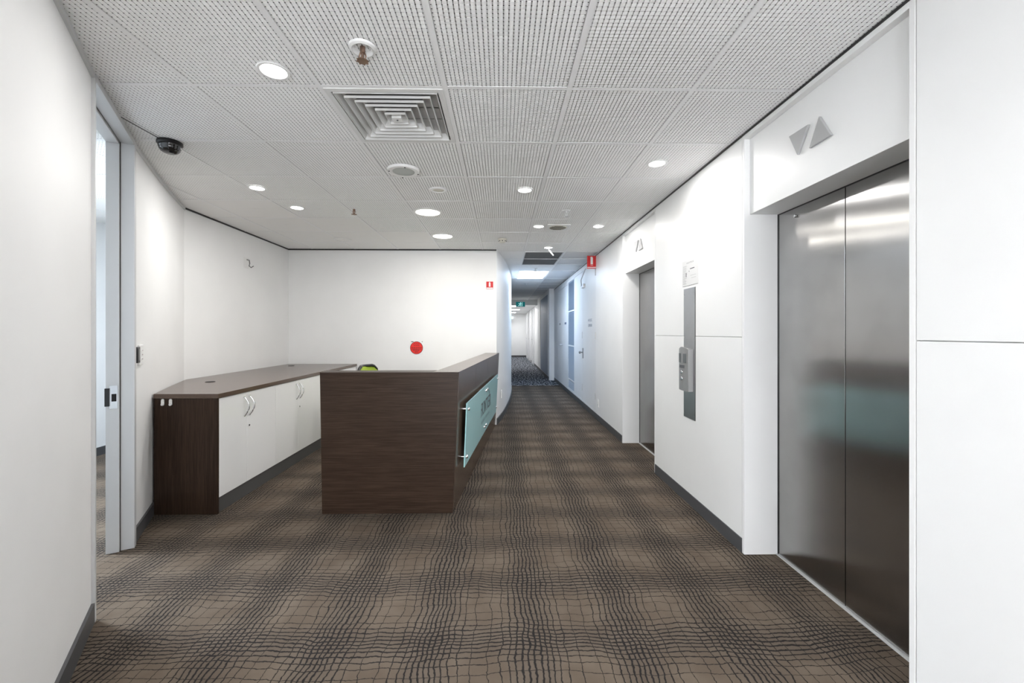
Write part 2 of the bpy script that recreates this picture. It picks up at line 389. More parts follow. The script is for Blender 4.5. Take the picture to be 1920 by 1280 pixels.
# ---------------------------------------------------------------- right wall
wr = tag(link('wall_right', None), 'white panelled wall with the two lifts along the right side', None, None, 'structure')
def wpan(y0, y1, z0=0, z1=C+.02, m=PANEL, x=WX):
    g = .0015
    o = part('wall_panel', MB().box(x, x+.05, y0+g, y1-g, z0+g, z1-g), m, wr, .002); return o
SPLIT = 1.288
for (a, b) in ((-3.0, .25), (.25, 1.465), (2.542, 3.991)):
    wpan(a, b, 0, SPLIT); wpan(a, b, SPLIT, C+.02)
wpan(5.104, 6.546)
part('backing', MB().box(WX+.012, WX+.05, -3.0, 1.46, 0, C).box(WX+.012, WX+.05, 2.545, 3.988, 0, C), PLENUM, wr)
part('shaft_wall', MB().box(WX+.30, WX+.36, -3.0, 12, 0, C+.03), DARK, wr)
trr = struct('trim_5', MB().box(WX-.006, WX+.004, -3, 11.75, C-.008, C+.002), BLACK, 'dark shadow line where the right wall meets the ceiling')
bbr = tag(link('baseboard_right', None), 'charcoal baseboard along the right wall', None, None, 'structure')
for (a, b) in ((-3.0, 1.465), (2.542, 3.991), (5.104, 11.72)):
    part('baseboard_strip', MB().box(WX-.006, WX, a, b, 0, .086), BASEB, bbr)
part('baseboard_strip', MB().box(1.294, 1.3, 11.85, 23.0, 0, .086), BASEB, bbr)
# lifts
def lift(name, y0, y1, label, split):
    r = root(name, (WX, (y0+y1)/2, 0), label, None, None, 'structure')
    b = .024; hz = 2.016; ct = C-.004; xr = 1.64; xh = 1.47
    part('frame_strip', MB().box(WX-.001, xr, y1-b, y1-.002, 0, ct), PANEL, r, .001)
    part('frame_strip', MB().box(WX-.001, xr, y0+.002, y0+b, 0, ct), PANEL, r, .001)
    part('frame_strip', MB().box(WX-.001, xh+.02, y0+b, y1-b, ct-.028, ct), PANEL, r, .001)
    part('header_panel', MB().box(xh, xr+.02, y0+b, y1-b, hz, ct-.028), PANEL, r, .0015)
    ym = split; g = .0025
    for (a, c) in ((y0+b+.004, ym-g), (ym+g, y1-b-.006)):
        part('door_leaf', MB().box(xr, xr+.03, a, c, .008, hz+.03), STEEL, r, .001)
    part('door_gap', MB().box(xr+.031, xr+.04, y0, y1, 0, hz+.05), DARK, r)
    part('sill', MB().box(xr-.014, xr+.03, y0+b, y1-b, -.002, .005), ALU, r)
    part('shadow_gap', MB().box(xr-.004, xr+.001, y1-b-.006, y1-b, .005, hz).box(xr-.002, xr+.002, y0+b, y1-b, hz-.006, hz), BLACK, r)
    dy = ym-2.02
    for tri in (((2.152,2.311),(2.015,2.307),(2.091,2.192)), ((1.946,2.310),(1.875,2.192),(2.009,2.190))):
        mb = MB(); t = .014
        cy = sum(p[0] for p in tri)/3; cz = sum(p[1] for p in tri)/3
        v = [(xh-.0005, p[0]+dy, p[1]) for p in tri]+[(xh-t, p[0]+dy, p[1]) for p in tri]
        mb.add(v, [(0,1,2),(5,4,3),(0,3,4,1),(1,4,5,2),(2,5,3,0)])
        part('indicator_arrow', mb, GLASSY, r, .002, label='pale translucent triangle')
    return r
l1 = lift('door_1', 1.465, 2.542, 'nearest brushed steel lift door in its white recessed surround', 2.02)
lift('door_2', 3.991, 5.104, 'further brushed steel lift door in its white recessed surround', 4.575)
part('keyhole_fitting', MB().lathe([(.004,0),(.009,.004),(.009,.012),(.004,.016)], 14, (1.624, 2.36, 1.965), axis='x'), CHROME, l1, 0, 40)
# ================================================================== WALL THINGS, right
Y_, Z_ = (0,-1,0), (0,0,1)
r = root('call_panel', (WX, 3.26, .66), 'tall brushed steel lift call panel with a button box between the lifts', 'call panel')
part('backplate', MB().box(WX-.004, WX, 3.160, 3.357, .659, 1.656), STEEL2, r)
for z in (.70, 1.28, 1.61):
    for y in (3.175, 3.342): part('screw', MB().lathe([(.004,0),(.004,.0015)], 8, (WX-.0055, y, z), axis='x'), CHROME, r)
# the box: bowed front and arched top
mb = MB(); n = 8; yc0, yc1 = 3.185, 3.352; prof = []
def boxsec(z):
    s = []
    for k in range(n+1):
        t = k/n; s.append((WX-.004-.040-.012*math.sin(math.pi*t), yc0+(yc1-yc0)*t, z))
    return s+[(WX-.004, yc1, z), (WX-.004, yc0, z)]
v = boxsec(.872)+[(x, y, 1.19+.018*math.sin(math.pi*min(1,max(0,(y-yc0)/(yc1-yc0))))) for x, y, z in boxsec(0)]
m_ = n+3; mb.add(v, [tuple(range(m_-1,-1,-1)), tuple(range(m_, 2*m_))]+[(i,(i+1)%m_,m_+(i+1)%m_,m_+i) for i in range(m_)])
box_ = part('button_box', mb, mat('button_box_grey_metal', (.30,.30,.30), .45, .35), r, .002, 35)
xf = WX-.058
for y in (3.232, 3.305): part('display_window', MB().box(WX-.0553, WX-.045, y-.022, y+.022, 1.085, 1.155), mat('display_grey', (.10,.11,.11), .2), box_)
for z in (.965, 1.015): part('call_button', MB().lathe([(.012,0),(.015,-.002),(.014,-.007),(.008,-.009),(.001,-.009)], 20, (xf+.003, 3.268, z), axis='x'), CHROME, box_, 0, 50)
for z in (1.062, 1.050): part('lettering', MB().box(xf-.0003, xf+.006, 3.23, 3.31, z-.003, z+.003), INK, box_)
r = root('notice', (WX, 3.25, 1.674), 'printed paper notice taped above the lift call panel', 'notice')
sh = part('sheet', MB().box(WX-.0015, WX, 3.109, 3.39, 1.676, 1.874), mat('paper', (.70,.70,.70), .6), r)
text_part('lettering', 'NOTICE', .016, PALE, sh, (WX-.0017, 3.25, 1.852), Y_, Z_, .12)
def bars(parent, plane, rows, mt):
    for (a, b, z0, z1) in rows: part('print_line', MB().box(plane-.0002, plane, a, b, z0, z1), mt, parent)
random.seed(3)
bars(sh, WX-.0016, [(3.30+random.uniform(0,.03), 3.375, 1.83-k*.0105, 1.833-k*.0105) for k in range(14)]+[(3.15,3.22+random.uniform(0,.04),1.75-.02*k,1.752-.02*k) for k in range(2)], PALE)
bars(sh, WX-.0016, [(3.175,3.25,1.80,1.806),(3.262,3.27,1.782,1.790),(3.312,3.322,1.748,1.778),(3.12,3.38,1.677,1.679)], INK)
def outlet(x, y, z, sx, label, yaw=0):
    r = root('power_outlet', (x, y, z), label, 'outlet')
    part('faceplate', MB().box(min(x, x+sx*.010), max(x, x+sx*.010), y-.036, y+.036, z-.058, z+.058), WHITE, r, .003)
    part('switch', MB().box(min(x+sx*.008, x+sx*.015), max(x+sx*.008, x+sx*.015), y-.010, y+.010, z+.012, z+.035), WHITE, r, .001)
    for dy in (-.012, .012): part('socket_slot', MB().box(min(x+sx*.009, x+sx*.0105), max(x+sx*.009, x+sx*.0105), y+dy-.003, y+dy+.003, z-.032, z-.018), INK, r)
outlet(WX, 6.37, .262, -1, 'small white power outlet low on the wall beside the fire cupboard door')
outlet(-.012, 6.40, .40, 1, 'small white power outlet low on the curved corridor wall')
# projecting extinguisher sign, faces the camera
r = root('fire_extinguisher_sign', (1.36, 6.50, 2.30), 'red projecting sign with a white fire extinguisher high on the right wall', 'sign')
pl = part('sign_plate', MB().box(1.296, 1.434, 6.497, 6.503, 2.286, 2.482), RED, r, .001)
mb = MB().box(1.348, 1.384, 6.495, 6.497, 2.353, 2.455); mb.box(1.356, 1.376, 6.495, 6.497, 2.455, 2.467); mb.box(1.343, 1.360, 6.495, 6.497, 2.458, 2.464)
part('extinguisher_symbol', mb, SIGNW, pl)
part('border', MB().box(1.300, 1.430, 6.4955, 6.497, 2.297, 2.312), SIGNW, pl)
text_part('lettering', 'FIRE', .018, SIGNW, pl, (1.366, 6.4965, 2.337), (1,0,0), Z_, .036)
text_part('lettering', 'EXTINGUISHER', .013, RED, pl, (1.366, 6.4953, 2.3045), (1,0,0), Z_, .118)
part('bracket', MB().box(1.432, WX, 6.494, 6.506, 2.29, 2.478), ALU, r)
# fire cupboard door with handle and closer
r = root('door_3', (WX, 7.09, 0), 'white cupboard door with lettering, lever handle and hinges', None, None, 'structure')
dl = part('door_leaf', MB().box(WX+.002, WX+.04, 6.552, 7.630, .120, 2.40), DOORW, r, .002)
part('door_head', MB().box(WX, WX+.04, 6.548, 9.30, 2.404, C+.02), DOORW, r, .001)
part('door_plinth', MB().box(WX, WX+.04, 6.548, 9.30, .0, .116), DOORW, r, .001)
for z in (.34, 1.27, 2.24): part('hinge', MB().box(WX-.004, WX+.003, 6.546, 6.572, z-.05, z+.05).lathe([(.007,-.05),(.007,.05)], 10, (WX-.006, 6.549, z)), ALU, r)
h = part('lever_handle', MB().box(WX-.008, WX+.003, 7.555, 7.600, .86, 1.04), mat('satin_nickel', (.22,.23,.25), .35, .9), r, .002)
part('lever', MB().tube([(WX-.005,7.578,.965),(WX-.040,7.578,.965),(WX-.044,7.578,.965),(WX-.060,7.578,.965),(WX-.074,7.578,.965)], [.010,.010,.022,.027,.018], 12), mat('satin_nickel_lever', (.25,.26,.28), .3, .9), h, 0, 50)
cl = part('door_closer', MB().box(WX-.035, WX+.002, 7.40, 7.60, 2.10, 2.16), ALU, r, .003)
part('closer_arm', MB().tube([(WX-.03,7.57,2.13),(WX-.07,7.40,2.22),(WX-.02,7.25,2.40)], .009, 8), ALU, cl)
text_part('lettering', 'HV ELEC', .062, INKB, dl, (WX+.0015, 6.98, 1.515), Y_, Z_, .30)
text_part('lettering', 'CUPBOARD', .062, INKB, dl, (WX+.0015, 6.98, 1.43), Y_, Z_, .30)
# fixed leaf and louvred panel
r = root('door_4', (WX, 8.06, 0), 'narrow white fixed leaf between the cupboard door and the louvre', None, None, 'structure')
part('door_leaf', MB().box(WX+.002, WX+.04, 7.636, 8.49, .12, 2.40), DOORW, r, .002)
for z in (.34, 1.27): part('hinge', MB().box(WX-.004, WX+.003, 7.640, 7.668, z-.06, z+.06), ALU, r)
r = root('louvre_panel', (WX, 8.9, .12), 'tall blue grey louvred vent panel in four sections on the right wall', 'louvre')
zs = [.12, .325, 1.038, 1.763, 2.40]
for k in range(4):
    sec = part('louvre_section', MB().box(WX+.022, WX+.03, 8.52, 9.29, zs[k]+.012, zs[k+1]-.012), GREYG, r)
    for q in range(int((zs[k+1]-zs[k]-.03)/.022)):
        z = zs[k]+.018+q*.022
        mb = MB(); mb.add([(WX+.003,8.52,z),(WX+.003,9.29,z),(WX+.022,9.29,z+.018),(WX+.022,8.52,z+.018),
                           (WX+.005,8.52,z-.002),(WX+.005,9.29,z-.002),(WX+.024,9.29,z+.016),(WX+.024,8.52,z+.016)],
                          [(0,1,2,3),(7,6,5,4),(0,4,5,1),(2,6,7,3)])
        part('slat', mb, GREYG, sec)
fr = MB().box(WX, WX+.03, 8.495, 8.52, .12, 2.40).box(WX, WX+.03, 9.29, 9.31, .12, 2.40)
for z in zs: fr.box(WX+.0005, WX+.03, 8.52, 9.29, z-.012, z+.012)
part('frame', fr, DOORW, r)
r = root('door_5', (WX, 10.3, 0), 'pair of white doors between the louvre and the corridor nib', None, None, 'structure')
for (a, b) in ((9.36, 10.22), (10.225, 11.08)):
    d = part('door_leaf', MB().box(WX+.002, WX+.04, a, b, .03, 2.36), DOORW, r, .002)
    part('handle', MB().lathe([(.02,0),(.02,-.006),(.008,-.008),(.008,-.03),(.02,-.034),(.02,-.05),(.005,-.054)], 12, (WX+.002, a+.06 if a > 10 else b-.06, 1.02), axis='x'), ALU, d, 0, 40)
part('sign_plate', MB().box(WX-.001, WX+.003, 9.55, 9.80, 1.50, 1.545), INKB, r)
part('sign_plate', MB().box(WX-.001, WX+.003, 10.5, 10.70, 1.50, 1.545), PALE, r)
part('frame', MB().box(WX, WX+.05, 9.31, 9.36, 0, C).box(WX, WX+.05, 11.085, 11.76, 0, C).box(WX+.0005, WX+.05, 9.36, 11.085, 2.365, C), DOORW, r)
# corridor right side beyond the nib
struct('wall_corridor_right', MB().box(1.30, 1.50, 11.76, 12.05, 0, C+.03).box(1.315, 1.50, 12.05, 14.45, 0, C+.03).box(1.30, 1.50, 14.45, 23, 0, C+.03), WALL, 'white wall along the right side of the far corridor')
r = root('wall_shade_panel', (1.31, 13.25, 0), 'blue grey panel painted as wall in blue shade on the right side of the far corridor', None, None, 'structure')
part('pane', MB().box(1.306, 1.314, 12.10, 14.40, .09, 2.40), mat('blue_shade_panel', (.26,.33,.44), .5, spec=.4), r)  # blue shade on the wall, put into a panel's colour
part('frame', MB().box(1.296, 1.314, 12.05, 12.10, 0, C).box(1.296, 1.314, 14.40, 14.45, 0, C).box(1.298, 1.313, 12.10, 14.40, 2.40, C-.004), DOORW, r)
for k, (y, lab) in enumerate(((17.2,'nearest'), (19.2,'middle'), (21.0,'furthest'))):
    r = root('door_%d' % (6+k), (1.30, y, 0), lab+' white office door along the far corridor', None, None, 'structure')
    part('frame', MB().box(1.255, 1.30, y-.06, y, 0, 2.32).box(1.255, 1.30, y+.92, y+.98, 0, 2.32), DOORW, r)
    d = part('door_leaf', MB().box(1.285, 1.30, y, y+.92, .01, 2.30), DOORW, r)
    part('handle', MB().box(1.24, 1.287, y+.80, y+.90, 1.0, 1.04), ALU, d)
# ================================================================== DOORWAY in the curved wall
wd = Vector((-.506, .862, 0)); nm = Vector((-.862, -.506, 0))     # along the wall, into the side room
def obox(mb, o, a, b, c, a0, a1, b0, b1, c0, c1, mi=0):
    p = []
    for z in (c0, c1):
        for (u, v_) in ((a0,b0),(a1,b0),(a1,b1),(a0,b1)): p.append(tuple(Vector(o)+a*u+b*v_+c*z))
    return mb.hexa(p, mi)
ZV = Vector((0,0,1))
A = Vector((-1.866, 1.985, 0)); Bp = Vector((-2.258, 2.655, 0)); L = (Bp-A).length; wd = (Bp-A).normalized(); nm = Vector((-wd.y, wd.x, 0))
nm = nm if nm.x < 0 else -nm
r = root('door_9', tuple(A), 'open doorway with a grey aluminium frame in the curved wall', None, None, 'structure')
sofz = 2.462
mb = MB(); obox(mb, A, wd, nm, ZV, -.012, .004, -.014, .052, 0, C); part('jamb', mb, ALU, r, .001)
mb = MB(); obox(mb, A, wd, nm, ZV, -.012, .018, .056, .115, 0, C); part('jamb_stop', mb, ALU, r, .001)
fj = MB(); obox(fj, Bp, wd, nm, ZV, 0, .045, -.014, .050, 0, C); fjo = part('jamb', fj, ALU, r, .001)
mb = MB(); obox(mb, Bp, wd, nm, ZV, -.016, .045, .054, .115, 0, C); js = part('jamb_stop', mb, ALU, r, .001)
mb = MB(); obox(mb, Bp, wd, nm, ZV, .004, .04, .048, .056, 0, C); part('jamb_groove', mb, DARK, r)
mb = MB(); obox(mb, A, wd, nm, ZV, 0, L, -.014, .050, sofz, C+.002); part('head', mb, ALU, r, .001)
mb = MB(); obox(mb, A, wd, nm, ZV, 0, L, .054, .115, sofz-.014, C+.002); part('head_stop', mb, ALU, r, .001)
mb = MB(); obox(mb, A, wd, nm, ZV, 0, L, .048, .056, sofz+.008, C); part('head_groove', mb, DARK, r)
# strike plate on the far jamb
mb = MB(); obox(mb, Bp, wd, nm, ZV, -.0185, -.015, .060, .098, .86, 1.00); sp_ = part('strike_plate', mb, CHROME, js, .001, label='steel strike plate')
mb = MB(); obox(mb, Bp, wd, nm, ZV, -.019, -.016, .066, .088, .905, .95); part('strike_hole', mb, DARK, js)
mb = MB(); obox(mb, Bp, wd, nm, ZV, -.026, -.016, .096, .118, .878, .985); part('electric_keeper', mb, BLACK, js, .001)
# door reader and switch plate on the curved wall past the doorway
def on_mid(t):      # a point on the MID wall, its tangent and its normal into the lobby
    L_ = 0
    for i in range(len(MID)-1):
        a = Vector((*MID[i], 0)); b = Vector((*MID[i+1], 0)); d = (b-a).length
        if L_+d >= t: 
            u = (b-a).normalized(); return a+u*(t-L_), u, Vector((u.y, -u.x, 0)) if u.y > 0 else Vector((-u.y, u.x, 0))
        L_ += d
p, u, nn = on_mid(.045); r = root('card_reader', tuple(p+ZV*1.13), 'small black access card reader beside the doorway frame', 'card reader')
mb = MB(); obox(mb, p, u, nn, ZV, -.028, .030, 0, .024, 1.125, 1.225); part('housing', mb, BLACK, r, .003)
mb = MB(); obox(mb, p, u, nn, ZV, -.018, .020, .0235, .0255, 1.14, 1.21); part('touch_face', mb, mat('reader_grey', (.10,.10,.10), .3), r)
p, u, nn = on_mid(.165); r = root('switch_plate', tuple(p+ZV*1.11), 'white switch plate with three rockers beside the black card reader', 'switch')
mb = MB(); obox(mb, p, u, nn, ZV, -.045, .045, 0, .012, 1.105, 1.235); part('faceplate', mb, WHITE, r, .003)
for z in (1.145, 1.172, 1.20):
    mb = MB(); obox(mb, p, u, nn, ZV, -.008, .014, .011, .016, z-.007, z+.007); k_ = part('rocker', mb, WHITE, r, .001)
    mb = MB(); obox(mb, p, u, nn, ZV, .002, .008, .0158, .0166, z-.004, z+.004); part('indicator', mb, DKRED, k_)
# ================================================================== LOW CABINETS along the left wall
FX = -2.06; TZ = .873; EY = 3.140
wt = [(FX+.012, EY-.006), (FX+.012, 6.10), (-3.005, 6.10), (-2.985, 4.105), (-2.78, 3.668), (-2.575, 3.262), (-2.520, 3.155), (-2.512, EY-.006)]
r = root('worktop', (-2.5, 4.6, TZ-.033), 'long dark wood worktop laid over the white low cabinets', 'worktop')
wt_ = part('slab', MB().prism(wt, TZ-.033, TZ), WOODY_LIT, r, .002)
for (x, y) in ((-2.62, 3.90), (-2.80, 5.75)):
    part('cable_grommet', MB().lathe([(.001,.001),(.038,.001),(.040,.003),(.034,.006),(.001,.006)], 24, (x, y, TZ-.001), cap=False), BLACK, r, 0, 40)
def cabinet(y0, y1, ys, label, end=False):
    r = root('low_cabinet', ((FX-2.4)/2, (y0+y1)/2, 0), label, 'cabinet', 'white low cabinets under the dark worktop')
    xb = -2.46 if y0 < 3.9 else -2.85
    part('carcass', MB().box(xb, FX-.022, y0+(.022 if end else .002), y1-.002, .105, TZ-.034), CABW, r)
    part('kickboard', MB().box(xb+.05, FX-.012, y0+(.02 if end else 0), y1, 0, .112), mat('kickboard_grey', (.10,.10,.098), .4), r)
    edges = [y0+(.022 if end else .0)]+ys+[y1]
    for k in range(len(edges)-1):
        a, b = edges[k]+.0015, edges[k+1]-.0015
        d = part('door', MB().box(FX-.020, FX, a, b, .115, TZ-.037), CABW, r, .001)
        hy = b-.035 if k % 2 == 0 else a+.035
        pts = []
        for q in range(11):
            t = q/10; pts.append((FX+.004+.030*math.sin(math.pi*t), hy+.012*math.sin(math.pi*t), .800-.150*t))
        part('handle', MB().tube(pts, .005, 8).lathe([(.007,0),(.007,.006)], 10, (FX, hy, .800), axis='x').lathe([(.007,0),(.007,.006)], 10, (FX, hy, .650), axis='x'), CHROME, d, 0, 50, label='bowed chrome handle')
        if k % 2 == 1: part('lock', MB().lathe([(.009,0),(.009,.004),(.006,.006),(.001,.006)], 14, (FX, a+.03, .565), axis='x'), CHROME, d, 0, 40)
    if end:
        ep = part('end_panel', MB().prism([(-2.512,EY),(FX,EY),(FX,EY+.020),(-2.524,EY+.020)], 0, TZ-.034), WOODZ, r, .001, label='dark wood end panel')
        for x in (-2.448, -2.392):
            mb = MB(); mb.lathe([(.011,0),(.011,-.003)], 14, (x, EY, .826), axis='y'); mb.box(x-.011, x+.011, EY-.004, EY, .795, .826); mb.lathe([(.011,0),(.009,-.008),(.001,-.010)], 14, (x, EY-.002, .797), axis='y', cap=False)
            part('coat_hook', mb, WHITE, ep, 0, 50, label='white stick-on hook')
    return r
cabinet(EY, 3.935, [3.50], 'white two-door low cabinet with the dark wood end panel', True)
cabinet(3.935, 4.87, [4.37], 'white two-door low cabinet in the middle of the row')
cabinet(4.87, 6.09, [5.48], 'white low cabinet at the far end, mostly hidden by the reception desk')
# ================================================================== RECEPTION DESK
r = root('reception_desk', (-.8, 3.3, 0), 'dark wood L-shaped reception desk with a raised counter', 'desk')
DY0 = 3.133; DT = 1.027
def ftop(y): return -.317+(y-DY0)*(.244/2.607)
def fbot(y): return -.358+(y-DY0)*(.246/2.747)
YE = 6.10
# front return: panel facing the camera, its cap and its back
mb = MB().hexa([(-1.304,DY0,0),(fbot(DY0)+.0,DY0,0),(fbot(DY0),DY0+.025,0),(-1.304,DY0+.025,0),(-1.320,DY0,DT-.001),(ftop(DY0),DY0,DT-.001),(ftop(DY0),DY0+.025,DT-.001),(-1.320,DY0+.025,DT-.001)])
part('front_panel', mb, WOODX, r, .001)
part('return_cap', MB().prism([(-1.318,DY0+.0255),(ftop(DY0+.0255)-.19,DY0+.0255),(ftop(DY0+.165)-.19,DY0+.165),(-1.318,DY0+.165)], DT-.025, DT), WOODX, r)
part('return_back', MB().box(-1.31, ftop(3.3)-.20, DY0+.14, DY0+.164, 0, DT-.026), WOODX, r)
part('return_end', MB().hexa([(-1.304,DY0+.026,0),(-1.284,DY0+.026,0),(-1.284,DY0+.139,0),(-1.304,DY0+.139,0),(-1.318,DY0+.026,DT-.026),(-1.298,DY0+.026,DT-.026),(-1.298,DY0+.139,DT-.026),(-1.318,DY0+.139,DT-.026)]), WOODZ, r)
# counter ledge along the corridor side
part('counter_ledge', MB().prism([(ftop(DY0+.026)-.189,DY0+.026),(ftop(DY0+.026)-.0005,DY0+.026),(ftop(YE)-.0005,YE),(ftop(YE)-.19,YE)], DT-.025, DT), WOODY_LIT, r)
part('counter_back', MB().prism([(ftop(3.30)-.19,3.30),(ftop(3.30)-.168,3.30),(ftop(YE)-.168,YE),(ftop(YE)-.19,YE)], 0, DT-.026), WOODZ, r)
cuts = [DY0+.026, 3.985, 4.87, 5.74, YE]
for k in range(4):
    a, b = cuts[k]+(.0015 if k else 0), cuts[k+1]-.0015; t = .022
    mb = MB().hexa([(fbot(a)-t,a,0),(fbot(a),a,0),(fbot(b),b,0),(fbot(b)-t,b,0),(ftop(a)-t,a,DT-.0005),(ftop(a),a,DT-.0005),(ftop(b),b,DT-.0005),(ftop(b)-t,b,DT-.0005)])
    part('face_panel', mb, WOODY_LIT, r, .0007)
part('work_surface', MB().prism([(-1.30,3.30),(ftop(3.30)-.195,3.30),(ftop(YE)-.195,YE),(-.95,YE),(-.95,3.95),(-1.30,3.75)], .70, .725), mat('pale_desk_laminate', (.62,.61,.58), .4), r)
part('desk_leg', MB().box(-.97, -.945, 5.3, 5.9, 0, .70), WOODZ, r)
# glass sign: two panes on standoffs, a thing fixed to the desk
def gx(y, z): 
    f = z/DT; return fbot(y)*(1-f)+ftop(y)*f
gz0, gz1 = .267, .765; st = .030; gt = .008
for (a, b, lab) in ((3.345, 4.522, 'nearer tinted glass sign pane on standoffs along the desk front'), (4.528, 5.705, 'further tinted glass sign pane on standoffs along the desk front')):
    mb = MB().hexa([(gx(a,gz0)+st,a,gz0),(gx(a,gz0)+st+gt,a,gz0),(gx(b,gz0)+st+gt,b,gz0),(gx(b,gz0)+st,b,gz0),
                    (gx(a,gz1)+st,a,gz1),(gx(a,gz1)+st+gt,a,gz1),(gx(b,gz1)+st+gt,b,gz1),(gx(b,gz1)+st,b,gz1)])
    pn = part('glass_sign', mb, TEAL, r, label=lab)
    for y in (a+.055, b-.055):
        for z in (.335, .712):
            x = gx(y, z); s_ = part('standoff', MB().lathe([(.007,-.002),(.007,st+gt),(.013,st+gt+.001),(.013,st+gt+.010),(.010,st+gt+.014),(.001,st+gt+.014)], 14, (x, y, z), axis='x', cap=False), CHROME, pn, 0, 50)
    # the lettering straddles the joint: each pane carries its half
    xd = Vector((ftop(5)-ftop(4), 1, 0)).normalized(); yd = Vector((ftop(4.5)-fbot(4.5), 0, DT)).normalized()
    if a < 4: bod, yc, wdt, sub = 'FRON', 4.345, .34, (4.24, 4.51)
    else: bod, yc, wdt, sub = 'TIER', 4.745, .42, (4.54, 4.86)
    text_part('lettering', bod, .20, INK, pn, (gx(yc, .545)+st+gt+.0008, yc, .545), xd, yd, wdt)
    yy = sub[0]
    while yy < sub[1]:
        part('small_lettering', MB().box(gx(yy,.43)+st+gt, gx(yy,.43)+st+gt+.001, yy, yy+.022, .405, .455), INK, pn); yy += .045
    if a > 4:
        x = gx(4.80,.69)+st+gt
        mb = MB(); mb.add([(x+.0008,4.76,.66),(x+.0012,4.80,.62),(x+.0016,4.85,.665),(x+.0012,4.81,.70)], [(0,1,2,3)])
        mb.add([(x+.0008,4.80,.69),(x+.0016,4.85,.70),(x+.002,4.87,.755),(x+.0014,4.83,.74)], [(0,1,2,3)])
        part('emblem', mb, INK, pn)
# ================================================================== OFFICE CHAIR behind the desk
r = tag(link('office_chair', None, None, (-1.215, 4.60, 0)), 'lime green and black office chair peeking over the reception desk', 'chair')
r.rotation_euler = (0, 0, math.radians(-8)); ORG[r.name] = (0,0,0)     # faces +X
mb = MB(); n = 10
def backsec(z, wdt, x):
    return [(x-.05*(1-(2*k/n-1)**2)*1.0+.05, wdt*(2*k/n-1), z) for k in range(n+1)]
rows = [(.50,.19,-.20),(.60,.225,-.21),(.72,.24,-.225),(.84,.235,-.25),(.91,.215,-.265),(.945,.17,-.275),(.955,.13,-.278)]
v = []; nr = len(rows)
for dx in (0, -.022):
    for (z, wdt, x) in rows: v += [(a+dx, b, c) for a, b, c in backsec(z, wdt, x)]
m1 = n+1; f = []
for i in range(nr-1):
    for k in range(n):
        f.append((i*m1+k, i*m1+k+1, (i+1)*m1+k+1, (i+1)*m1+k)); q = nr*m1
        f.append((q+i*m1+k, q+(i+1)*m1+k, q+(i+1)*m1+k+1, q+i*m1+k+1))
mb.add(v, f); bk = part('backrest', mb, LIME, r, 0, 60, label='lime green mesh backrest')
loop = [backsec(z, wdt, x)[0] for z, wdt, x in rows]+backsec(*rows[-1])[1:-1]+[backsec(z, wdt, x)[-1] for z, wdt, x in rows[::-1]]
part('back_frame', MB().tube([(a-.012, b, c) for a, b, c in loop], .016, 8), BLACK, bk, 0, 60)
part('seat', MB().lathe([(.02,.425),(.20,.425),(.235,.445),(.24,.47),(.22,.49),(.02,.50)], 28, (0,0,0)), LIME, r, 0, 50)
part('seat_shell', MB().lathe([(.02,.40),(.19,.405),(.225,.43),(.02,.435)], 24), BLACK, r, 0, 50)
part('back_bracket', MB().tube([(-.10,0,.41),(-.22,0,.42),(-.25,0,.50),(-.27,0,.70)], .022, 8), BLACK, r, 0, 50)
for s in (-1, 1): part('armrest', MB().tube([(-.05,.22*s,.43),(-.02,.29*s,.50),(0,.29*s,.66),(.02,.29*s,.675)], .014, 8).box(-.12,.12,.29*s-.035,.29*s+.035,.67,.695), BLACK, r, .004, 50)
part('gas_lift', MB().lathe([(.025,.07),(.025,.25),(.014,.25),(.014,.41)], 14), BLACK, r, 0, 40)
for k in range(5):
    a = 2*math.pi*k/5+.3; c, s = math.cos(a), math.sin(a)
    lg = part('base_arm', MB().tube([(.02*c,.02*s,.10),(.15*c,.15*s,.095),(.29*c,.29*s,.075)], [.022,.019,.014], 8), BLACK, r, 0, 50)
    part('castor', MB().lathe([(.006,-.018),(.026,-.016),(.028,0),(.026,.016),(.006,.018)], 14, (.29*c,.29*s,.028), axis='x'), BLACK, lg, 0, 40)
# ================================================================== SIGNS on the white walls
YB = 6.12
r = root('round_red_sign', (-1.215, YB, 1.01), 'round red CO2 sign on a white square low on the wall behind the desk', 'sign')
cd = part('card', MB().box(-1.308, -1.122, YB-.003, YB, 1.000, 1.196), SIGNW, r)
part('red_disc', MB().lathe([(.091,0),(.091,-.001)], 40, (-1.213, YB-.003, 1.098), axis='y'), DKRED, cd)
part('red_disc', MB().lathe([(.083,0),(.083,-.001)], 40, (-1.213, YB-.0036, 1.098), axis='y'), mat('sign_bright_red', (.80,.02,.012), .45), cd)
text_part('lettering', 'CO2', .055, DKRED, cd, (-1.213, YB-.0048, 1.142), (1,0,0), Z_, .080)
for (wd_, z) in ((.145,1.100),(.14,1.080),(.095,1.062),(.045,1.040)):
    xx = -1.213-wd_/2
    while xx < -1.213+wd_/2-.008:
        l_ = random.uniform(.014,.03); part('print_line', MB().box(xx, min(xx+l_, -1.213+wd_/2), YB-.0052, YB-.0046, z-.005, z+.005), DKRED, cd); xx += l_+.006
for (x, w_) in ((-1.29,.034),(-1.138,.010)): part('print_line', MB().box(x, x+w_, YB-.0036, YB-.003, 1.180, 1.190), INK, cd)
r = root('extinguisher_sticker', (-.172, YB, 1.95), 'small red sticker with a white extinguisher at the end of the back wall', 'sign')
cd = part('card', MB().box(-.222, -.124, YB-.003, YB, 1.936, 2.042), RED, r)
part('extinguisher_symbol', MB().box(-.186, -.162, YB-.004, YB-.003, 1.968, 2.026).box(-.180, -.168, YB-.004, YB-.003, 2.026, 2.036), SIGNW, cd)
part('border', MB().box(-.219, -.127, YB-.004, YB-.003, 1.940, 1.956), SIGNW, cd)
